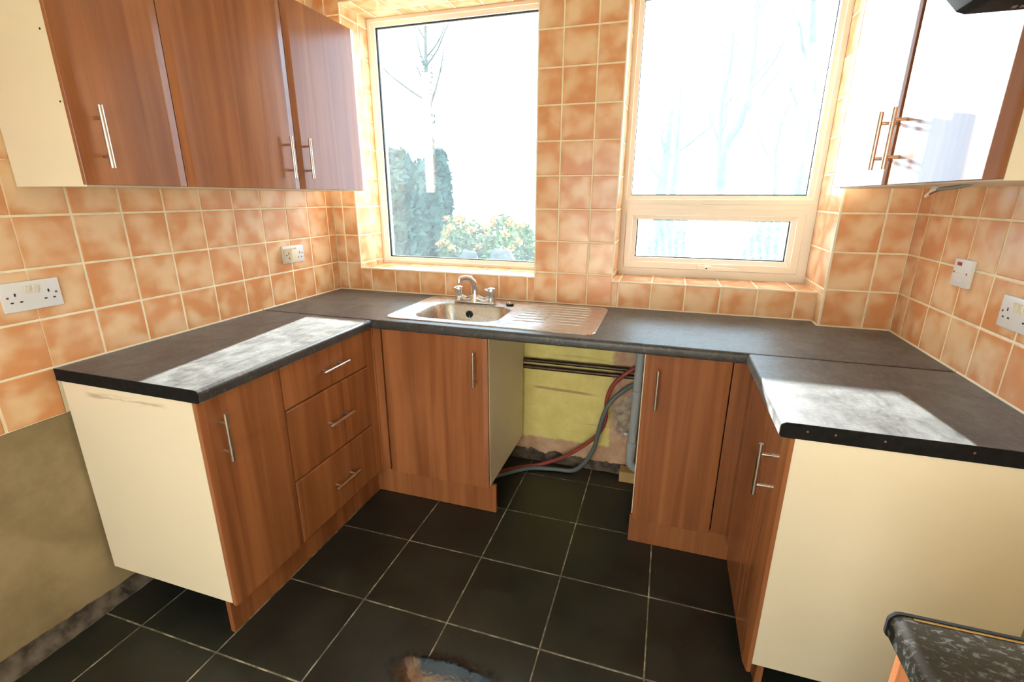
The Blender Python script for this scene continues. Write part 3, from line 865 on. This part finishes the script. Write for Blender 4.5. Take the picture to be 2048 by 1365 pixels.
tp = thing('mixer_tap', 'chrome twin-lever mixer tap with swept spout behind the sink bowl', 'tap', (0.908, -0.135, zt))
TY = -0.138
bm = NB(); box(bm, 0.800, 1.015, TY - 0.024, TY + 0.024, zt + 0.0003, zt + 0.012); bevel(bm, 0.005, 3); place('base', bm, 'chrome', tp, smooth=50)
bm = NB()
for s in (-1, 1):
    cx = 0.908 + s * 0.088
    tube(bm, spline([(cx, TY, zt + 0.010), (cx, TY, zt + 0.030)], 2), 0.021, 18)
    tube(bm, spline([(cx - s * 0.004, TY, zt + 0.032), (cx - s * 0.018, TY, zt + 0.022), (cx - s * 0.045, TY, zt + 0.017), (0.908 + s * 0.012, TY, zt + 0.026)], 5), [0.016] * 15 + [0.017], 14)
tube(bm, [(0.908, TY, zt + 0.008), (0.908, TY, zt + 0.030), (0.908, TY, zt + 0.048)], [0.026, 0.021, 0.019], 20)
place('body', bm, 'chrome', tp, smooth=50)
for s in (-1, 1):
    cx = 0.908 + s * 0.088
    bm = NB(); lathe(bm, [(0.0185, 0.030), (0.0185, 0.050), (0.0205, 0.053), (0.0210, 0.074), (0.0195, 0.080), (0.010, 0.083)], (cx, TY, zt), 22)
    tube(bm, [(cx - s * 0.0 - 0.010, TY - 0.008, zt + 0.070), (cx - 0.030 * (1 if s > 0 else 0.55), TY - (0.012 if s > 0 else 0.03), zt + 0.073)], [0.008, 0.0065], 10)
    place('lever', bm, 'chrome', tp, smooth=40)
bm = NB()
sp_pts = spline([(0.908, TY, zt + 0.046), (0.910, TY - 0.002, zt + 0.075), (0.905, TY - 0.012, zt + 0.105), (0.891, TY - 0.033, zt + 0.128), (0.872, TY - 0.058, zt + 0.134), (0.857, TY - 0.078, zt + 0.128)], 6)
k_ = len(sp_pts)
tube(bm, sp_pts, [0.0175 - 0.0060 * i / (k_ - 1) for i in range(k_)], 18)
tube(bm, [(0.857, TY - 0.076, zt + 0.132), (0.855, TY - 0.078, zt + 0.112)], 0.0105, 16)
place('spout', bm, 'chrome', tp, smooth=50)

pl = thing('sink_plug', 'small black rubber plug with chrome top on the drainer', 'plug', (1.094, -0.142, zt))
bm = NB(); lathe(bm, [(0.016, 0.0015), (0.019, 0.003), (0.020, 0.009), (0.018, 0.011)], (1.094, -0.142, zt), 22); place('stopper', bm, 'black_rubber', pl, smooth=40)
bm = NB(); lathe(bm, [(0.016, 0.011), (0.015, 0.013), (0.006, 0.0145), (0.005, 0.019), (0.002, 0.021)], (1.094, -0.142, zt), 18); place('cap', bm, 'chrome', pl, smooth=40)

# ------------------------------------------------------------------ electrics
def plate(parent, M, a0, a1, z0, z1, d=0.009, mat='white_plastic', name='plate', d0=0.0):
    bm = NB(); mbox(bm, M, a0, a1, d0, d0 + d, z0, z1); bevel(bm, 0.0022, 2)
    return place(name, bm, mat, parent, smooth=40)
def slots(parent, M, a, z, d, s=1):
    for da, dz, w, h in ((0, 0.011, 0.0022, 0.0045), (-0.0112, -0.0112, 0.0036, 0.0022), (0.0112, -0.0112, 0.0036, 0.0022)):
        bm = NB(); mbox(bm, M, a + da - w, a + da + w, d - 0.001, d + 0.0004, z + dz - h, z + dz + h); place('pin_slot', bm, 'dark_hole', parent)
def rocker(parent, M, a, z, d):
    bm = NB()
    prism(bm, [(z - 0.012, d - 0.001), (z - 0.012, d + 0.0015), (z + 0.011, d + 0.0065), (z + 0.012, d - 0.001)], lambda zz, q: M(a - 0.0055, q, zz), lambda zz, q: M(a + 0.0055, q, zz))
    place('rocker_switch', bm, 'cream_plastic', parent)
def screw(parent, M, a, z, d):
    bm = NB(); p = [M(a, d - 0.001, z), M(a, d + 0.0006, z)]; tube(bm, p, 0.0034, 10); place('screw', bm, 'rust', parent)
def double_socket(M, ac, zc, label):
    s = thing('double_socket', label, 'socket', M(ac, 0, zc - 0.043))
    plate(s, M, ac - 0.073, ac + 0.073, zc - 0.043, zc + 0.043)
    for e in (-1, 1):
        slots(s, M, ac + e * 0.0415, zc - 0.004, 0.009)
        rocker(s, M, ac + e * 0.0105, zc + 0.018, 0.009)
        screw(s, M, ac + e * 0.0603, zc, 0.009)
double_socket(ML, -1.4525, 1.146, 'white double switched socket on the tiles beneath the narrow wall cabinet')
double_socket(MR, -0.795, 1.139, 'white double switched socket on the tiles beside the red-lamped switch')
s = thing('double_socket', 'white double socket near the window corner with a cube adaptor in it', 'socket', ML(-0.358, 0, 1.108))
plate(s, ML, -0.431, -0.285, 1.108, 1.194)
slots(s, ML, -0.316, 1.143, 0.009); screw(s, ML, -0.298, 1.151, 0.009); rocker(s, ML, -0.347, 1.169, 0.009)
s = thing('plug_adaptor', 'white cube plug adaptor plugged into the socket by the window corner', 'adaptor', ML(-0.402, 0.0095, 1.118))
bm = NB()
prism(bm, [(-0.424, 0.0096), (-0.424, 0.046), (-0.419, 0.052), (-0.378, 0.052), (-0.372, 0.046), (-0.372, 0.0096)], lambda a, q: ML(a, q, 1.120), lambda a, q: ML(a, q, 1.180))
bevel(bm, 0.002, 2); place('body', bm, 'cream_plastic', s, smooth=40)
for dx, dz, w, h in ((0.038, 1.160, 0.002, 0.004), (0.024, 1.150, 0.0035, 0.002), (0.040, 1.137, 0.002, 0.0038)):
    bm = NB(); box(bm, dx - w, dx + w, -0.4246, -0.4236, dz - h, dz + h); place('pin_slot', bm, 'dark_hole', s)
s = thing('cooker_switch', 'white fused switch with a red neon lamp on the tiles', 'switch', MR(-0.497, 0, 1.164))
plate(s, MR, -0.545, -0.449, 1.164, 1.250, 0.012)
bm = NB(); mbox(bm, MR, -0.492, -0.467, 0.0115, 0.0128, 1.229, 1.240); place('neon_lamp', bm, 'neon_red', s)
bm = NB(); mbox(bm, MR, -0.514, -0.470, 0.0115, 0.0145, 1.178, 1.207); bevel(bm, 0.0012, 2); place('fuse_cover', bm, 'white_plastic', s)
for a in (-0.459, -0.530): screw(s, MR, a, 1.207, 0.012)

# loose wires hanging below the wall cabinet
s = thing('loose_cable', 'loose wires with bare ends hanging under the glossy wall cabinet', 'cable', (2.50, -0.75, 1.43))
for nm, mt_, pts, r in (('sheath', 'wire_grey', [(2.505, -0.86, 1.4665), (2.503, -0.80, 1.461), (2.500, -0.755, 1.459), (2.498, -0.725, 1.456)], 0.005),
                        ('core', 'wire_white', [(2.499, -0.73, 1.458), (2.499, -0.705, 1.455), (2.497, -0.685, 1.447), (2.496, -0.670, 1.438)], 0.0040),
                        ('core', 'wire_white', [(2.500, -0.73, 1.460), (2.500, -0.700, 1.463), (2.500, -0.686, 1.457), (2.500, -0.680, 1.450)], 0.0034),
                        ('core', 'red_hose', [(2.497, -0.73, 1.454), (2.495, -0.712, 1.449), (2.494, -0.695, 1.444)], 0.0024)):
    bm = NB(); tube(bm, spline(pts, 5), r, 8); place(nm, bm, mt_, s, smooth=60)

# ------------------------------------------------------------------ plumbing in the open gap
for z, lab in ((0.597, 'upper of two dark copper pipes on the yellow wall'), (0.560, 'lower of two dark copper pipes on the yellow wall')):
    bm = NB(); tube(bm, [(1.1385, -0.030, z), (1.7715, -0.030, z + 0.004)], 0.0115, 14)
    tag(place('copper_pipe', bm, 'old_copper', smooth=60), lab, 'pipe', 'copper pipes behind the open gap')
bm = NB(); tube(bm, spline([(1.765, -0.053, 0.632), (1.716, -0.055, 0.620), (1.625, -0.064, 0.532), (1.593, -0.066, 0.438), (1.590, -0.066, 0.320), (1.541, -0.070, 0.217), (1.399, -0.074, 0.088), (1.30, -0.085, 0.035), (1.235, -0.100, 0.012), (1.15, -0.150, 0.011), (1.06, -0.225, 0.011)], 8), 0.0105, 12)
tag(place('red_hose', bm, 'red_hose', smooth=60), 'red water hose drooping across the yellow wall', 'hose')
bm = NB(); tube(bm, spline([(1.762, -0.046, 0.536), (1.711, -0.052, 0.527), (1.629, -0.080, 0.458), (1.588, -0.092, 0.380), (1.560, -0.094, 0.250), (1.545, -0.096, 0.170), (1.500, -0.098, 0.075), (1.440, -0.100, 0.018), (1.35, -0.108, 0.013), (1.209, -0.140, 0.012), (1.077, -0.254, 0.012), (1.03, -0.30, 0.012)], 8), 0.0115, 12)
tag(place('grey_hose', bm, 'grey_hose', smooth=60), 'grey ribbed drain hose drooping across the yellow wall', 'hose')
wp = thing('waste_pipe', 'grey plastic waste pipe with elbow standing beside the narrow base cabinet', 'pipe', (1.735, -0.06, 0.06))
bm = NB(); tube(bm, [(1.742, -0.090, 0.866), (1.738, -0.090, 0.50), (1.733, -0.090, 0.215)], 0.0205, 18); place('pipe', bm, 'grey_pvc', wp, smooth=60)
bm = NB(); tube(bm, spline([(1.732, -0.090, 0.213), (1.731, -0.090, 0.150), (1.735, -0.090, 0.112), (1.752, -0.090, 0.092), (1.768, -0.090, 0.088)], 5), 0.0225, 18); place('elbow', bm, 'grey_pvc', wp, smooth=60)
for z in (0.505, 0.222):
    bm = NB(); lathe(bm, [(0.0215, -0.018), (0.0245, -0.016), (0.0245, 0.012), (0.0215, 0.014)], (1.7332 + (z - 0.22) * 0.013, -0.090, z), 20); place('collar', bm, 'grey_pvc', wp, smooth=40)
bm = NB(); box(bm, 1.690, 1.712, -0.046, -0.043, 0.244, 0.258); box(bm, 1.709, 1.712, -0.046, -0.005, 0.244, 0.258); place('clip', bm, 'white_plastic', wp)
bm = NB(); box(bm, 1.684, 1.764, -0.102, -0.034, 0.0008, 0.060); bevel(bm, 0.002, 1)
tag(place('wood_block', bm, 'pine', base=True), 'small pine block on the floor under the waste pipe elbow', 'block')

# puddle on the floor: a thin film of water
bm = NB(); PX, PY = 1.29, -1.372
def wet(k, f, lift):
    a = 2 * math.pi * k / 64
    r = 1 + 0.22 * mnoise.noise(Vector((math.cos(a) * 2.2, math.sin(a) * 2.2, 4))) + 0.05 * mnoise.noise(Vector((math.cos(a) * 4, math.sin(a) * 4, 8)))
    x, y = PX + 0.215 * r * f * math.cos(a), PY + 0.098 * r * f * math.sin(a)
    return (x, y, lift)
ctr = bm.verts.new((PX, PY, 0.0003))
rings = [[bm.verts.new(wet(k, f, l)) for k in range(64)] for f, l in ((0.5, 0.0003), (0.985, 0.0003), (1.0, 0.0001))]
for k in range(64):
    bm.faces.new((ctr, rings[0][k], rings[0][(k + 1) % 64]))
    for A, B in zip(rings, rings[1:]):
        bm.faces.new((A[k], B[k], B[(k + 1) % 64], A[(k + 1) % 64]))
tag(place('puddle', bm, 'water', smooth=20), 'wet shiny puddle on the black floor tiles', 'puddle')

# ------------------------------------------------------------------ cooker hood
hd = thing('cooker_hood', 'black cooker hood with a sloped front above the cooker gap', 'hood', (2.47, -1.455, 1.757))
bm = NB()
prism(bm, [(2.717, 1.753), (2.290, 1.753), (2.276, 1.758), (2.214, 1.824), (2.214, 1.885), (2.25, 1.90), (2.717, 1.90)], lambda x, z: (x, -1.745, z), lambda x, z: (x, -1.163, z))
bevel(bm, 0.003, 2); place('canopy', bm, 'hood_black', hd, smooth=40)
bm = NB(); box(bm, 2.52, 2.717, -1.57, -1.34, 1.9005, 2.449); bevel(bm, 0.003, 1); place('chimney', bm, 'hood_black', hd)
bm = NB()
for k, (x0, x1) in enumerate(((2.344, 2.351), (2.356, 2.363), (2.368, 2.375))):
    prism(bm, [(x0, -1.196), (x1, -1.196), (x1 + 0.004, -1.181), (x0 + 0.004, -1.181)], lambda a, b: (a, b, 1.7522), lambda a, b: (a, b, 1.7532))
place('badge', bm, 'hood_badge', hd)
for y in (-1.60, -1.31):
    bm = NB(); box(bm, 2.40, 2.66, y - 0.125, y + 0.125, 1.7515, 1.754); place('grease_filter', bm, 'gasket', hd)

# ------------------------------------------------------------------ added fill lamp (unseen, behind the camera)
lp = thing('added_fill_lamp', 'unseen warm batten on the ceiling added as fill light', 'light', (1.35, -3.25, H))
bm = NB(); box(bm, 0.70, 2.00, -3.32, -3.18, H - 0.035, H - 0.0005); bevel(bm, 0.004, 2); place('housing', bm, 'white_plastic', lp)
bm = NB(); box(bm, 0.715, 1.985, -3.31, -3.19, H - 0.075, H - 0.0355); bevel(bm, 0.012, 3); place('diffuser', bm, 'fill_lamp_glow', lp)

# ------------------------------------------------------------------ outdoors
GZ = -0.25
bm = NB()
n = 24
for i in range(n + 1):
    for j in range(n + 1):
        x = -30 + 60 * i / n; y = -30 + 75 * j / n
        bm.verts.new((x, y, GZ + 0.04 * mnoise.noise(Vector((x * 0.3, y * 0.3, 0)))))
bm.verts.ensure_lookup_table()
for i in range(n):
    for j in range(n):
        a = i * (n + 1) + j; bm.faces.new([bm.verts[k] for k in (a, a + n + 1, a + n + 2, a + 1)])
g = struct(place('ground', bm, 'grass', recentre=False, smooth=60), 'frosty lawn outside the windows', 'lawn')

def leafy(bm, c, rx, ry, rz, count, size, shape='ball', rnd=random):
    for _ in range(count):
        while True:
            p = Vector((rnd.uniform(-1, 1), rnd.uniform(-1, 1), rnd.uniform(-1, 1)))
            if shape == 'ball' and p.length <= 1 and p.length > 0.35: break
            if shape == 'cone' and math.hypot(p.x, p.y) <= 1.02 - 0.5 * (p.z + 1): break
            if shape == 'column' and math.hypot(p.x, p.y) <= (1 - max(0, p.z) ** 4 * 0.7): break
        q = Vector((c[0] + p.x * rx, c[1] + p.y * ry, c[2] + p.z * rz))
        s = size * rnd.uniform(0.6, 1.3)
        u = Vector((rnd.gauss(0, 1), rnd.gauss(0, 1), rnd.gauss(0, 1))).normalized()
        w = u.orthogonal().normalized()
        vs = [bm.verts.new(q + d) for d in (u * s, w * s * 0.45, -u * s, -w * s * 0.45)]
        bm.faces.new(vs)

def shrub(name, label, c, rx, ry, rz, count, size, mat, shape='ball', cat='shrub', bloom=0, group=None):
    """c = centre at ground"""
    t_ = thing(name, label, cat, (c[0], c[1], GZ), group)
    bm = NB(); leafy(bm, (c[0], c[1], GZ + rz * 1.02), rx, ry, rz, count, size, shape)
    f_ = place('foliage', bm, mat, t_); f_['kind'] = 'stuff'
    bm = NB()
    for k in range(4):
        a = k * 1.7
        tube(bm, [(c[0] + 0.05 * math.cos(a), c[1] + 0.05 * math.sin(a), GZ - 0.02), (c[0] + rx * 0.4 * math.cos(a), c[1] + ry * 0.4 * math.sin(a), GZ + rz * 1.2)], [0.03, 0.012], 6)
    place('stems', bm, 'bark', t_)
    if bloom:
        for _ in range(bloom):
            a, e = random.uniform(0, 2 * math.pi), random.uniform(0.1, 1.2)
            p = (c[0] + rx * math.cos(a) * math.cos(e), c[1] - abs(ry * math.sin(a) * math.cos(e)), GZ + rz * (1.02 + math.sin(e)))
            bm = NB(); leafy(bm, p, 0.09, 0.09, 0.07, 26, 0.035); place('flower_head', bm, 'bloom', t_)
    return t_

def bare_tree(name, label, base, pts, r0, seed, twigs=5, ivy=0):
    """pts: trunk polyline in world space"""
    rnd = random.Random(seed)
    t_ = thing(name, label, 'tree', base)
    bm = NB(); tr = spline([base] + pts, 5)
    tube(bm, tr, [r0 * (1 - 0.85 * i / (len(tr) - 1)) for i in range(len(tr))], 8)
    place('trunk', bm, 'bark', t_, smooth=60)
    for b in range(twigs):
        i = int(len(tr) * rnd.uniform(0.35, 0.92)); p = tr[min(i, len(tr) - 2)]
        rr = r0 * (1 - 0.85 * i / len(tr)) * 0.5
        a = rnd.uniform(0, 2 * math.pi); L = rnd.uniform(0.6, 1.6)
        d = Vector((math.cos(a), 0.5 * math.sin(a), rnd.uniform(0.5, 1.3))).normalized()
        q = [p, p + d * L * 0.4, p + d * L * 0.75 + Vector((rnd.uniform(-.1, .1), 0, 0.12)), p + d * L + Vector((rnd.uniform(-.2, .2), 0, 0.3))]
        bm = NB(); qq = spline(q, 3); tube(bm, qq, [max(rr * (1 - 0.8 * k / len(qq)), 0.006) for k in range(len(qq))], 6)
        for w in range(3):
            s = qq[int(len(qq) * rnd.uniform(0.3, 0.9))]; e = Vector((rnd.uniform(-1, 1), rnd.uniform(-.4, .4), rnd.uniform(0.2, 1))).normalized() * rnd.uniform(0.25, 0.6)
            tube(bm, [s, s + e * 0.5, s + e + Vector((0, 0, .05))], [max(rr * 0.3, 0.006), 0.006, 0.004], 5)
        place('branch', bm, 'bark', t_, smooth=60)
    if ivy:
        bm = NB()
        for p in tr[:int(len(tr) * 0.7)]: leafy(bm, p, 0.16, 0.16, 0.25, ivy, 0.06)
        f_ = place('ivy', bm, 'conifer', t_); f_['kind'] = 'stuff'
    return t_

def gp(px, py, Y):
    p = pix_y(px, py, Y); return p
# conifers seen in the lower left of the sink window
for k, (px, top, Y, wpx) in enumerate(((793, 302, 6.4, 46), (842, 322, 7.7, 40), (878, 300, 9.0, 26))):
    p = gp(px, top, Y); hgt = p.z - GZ
    shrub('conifer', ['broad dark conifer at the edge of the garden beside the grimy pane', 'blue green conifer between two taller conifers', 'slim dark conifer next to the garden flowers'][k],
          (p.x, p.y), wpx / FPX * 9.8, wpx / FPX * 9.8, hgt / 2, 2600, 0.12, 'conifer', 'column', 'tree', group='conifers in the garden')
# flowering shrubs and stones
for k, (px, py, Y, r) in enumerate(((912, 430, 6.3, 0.36), (952, 440, 7.4, 0.40), (1005, 430, 6.3, 0.34), (1045, 445, 7.4, 0.38))):
    p = gp(px, py, Y); hgt = p.z - GZ
    shrub('flowering_shrub', ['flowering garden shrub growing right beside the slim conifer', 'flowering garden shrub behind the gap between the two boulders', 'flowering garden shrub directly behind the larger boulder', 'flowering garden shrub on the far side of the larger boulder'][k], (p.x, p.y), r, r, max(hgt, 0.5) / 2, 700, 0.07, 'shrub_leaf', 'ball', 'shrub', bloom=9, group='flowering shrubs in the garden')
for k, (px, py, Y, r) in enumerate(((935, 494, 4.5, 0.18), (1003, 490, 5.0, 0.22))):
    p = gp(px, py, Y); bm = NB()
    bmesh.ops.create_icosphere(bm, subdivisions=3, radius=1)
    for v_ in bm.verts:
        v_.co *= 1 + 0.25 * mnoise.noise(v_.co * 1.7 + Vector((k * 5, 0, 0)))
        v_.co = Vector((p.x + v_.co.x * r * 1.3, p.y + v_.co.y * r, GZ + (v_.co.z + 0.8) * (p.z - GZ) / 1.9))
    tag(place('garden_boulder', bm, 'stone', smooth=60), ['grey garden boulder next to the conifers outside', 'larger grey garden boulder beside the flowering shrubs'][k], 'boulder')
# trees
def tree_px(name, label, Y, pl, r0, seed, twigs, ivy=0):
    pts = [gp(x, y, Y) for x, y in pl]
    base = Vector((pts[0].x, pts[0].y, GZ - 0.03))
    bare_tree(name, label, base, pts, r0, seed, twigs, ivy)
tree_px('bare_tree', 'tall ivy-clad bare tree behind the conifers', 10.0, [(866, 330), (858, 240), (853, 150), (851, 60), (853, -60)], 0.11, 1, 9, 10)
tree_px('bare_tree', 'double-stemmed bare tree trunk low in the clear pane', 14.0, [(1322, 385), (1330, 330), (1338, 270), (1345, 200)], 0.20, 2, 5, 4)
tree_px('bare_tree', 'slim bare stem beside the double-stemmed tree', 14.6, [(1346, 380), (1352, 320), (1356, 270), (1362, 180)], 0.13, 3, 4)
tree_px('bare_tree', 'leaning bare tree rising through the middle of the clear pane', 12.0, [(1440, 380), (1450, 300), (1490, 220), (1505, 150), (1515, 40), (1520, -60)], 0.13, 4, 8)
tree_px('bare_tree', 'upright bare stem crossing the leaning tree', 12.8, [(1438, 380), (1440, 290), (1446, 200), (1464, 120), (1468, 20)], 0.10, 5, 6)
tree_px('bare_tree', 'thin bare tree with fine side twigs', 9.0, [(1550, 385), (1552, 310), (1566, 240), (1585, 195)], 0.045, 6, 10)
tree_px('bare_tree', 'thick bare tree beside the right window frame', 11.0, [(1605, 385), (1618, 300), (1623, 220), (1624, 150), (1626, 40), (1628, -50)], 0.20, 7, 8, 3)
# low planting seen through the opening light
for k, (px, py, Y, r, mt_, lab) in enumerate(((1345, 452, 5.5, 0.40, 'conifer', 'low dark evergreen bush outside the opening light'),
                                              (1450, 448, 6.5, 0.62, 'russet_leaf', 'russet bush outside the opening light'),
                                              (1538, 440, 5.6, 0.36, 'shrub_leaf', 'straggly green bush outside the opening light'))):
    p = gp(px, py, Y)
    shrub('garden_bush', lab, (p.x, p.y), r, r, max(p.z - GZ, 0.4) / 2, 1100, 0.06, mt_)
# panel fence at the end of the garden, one board each
fn = thing('garden_fence', 'low weathered board fence across the end of the garden', 'fence', (7.0, 22.0, GZ))
bmF = NB(); box(bmF, -0.145, 0.145, -0.012, 0.012, 0, 1.0); meF = bpy.data.meshes.new('board'); bmesh.ops.recalc_face_normals(bmF, faces=list(bmF.faces)); bmF.to_mesh(meF); bmF.free(); meF.materials.append(MATS['fence_wood'])
for k in range(37):
    o = bpy.data.objects.new('board', meF); o.parent = fn; o.location = (-5.4 + k * 0.30, random.uniform(-0.01, 0.01), random.uniform(0.0, 0.03)); COL.objects.link(o)
for z in (0.2, 0.75):
    bm = NB(); box(bm, 1.46, 12.5, 22.013, 22.06, GZ + z, GZ + z + 0.08); place('rail', bm, 'fence_wood', fn)
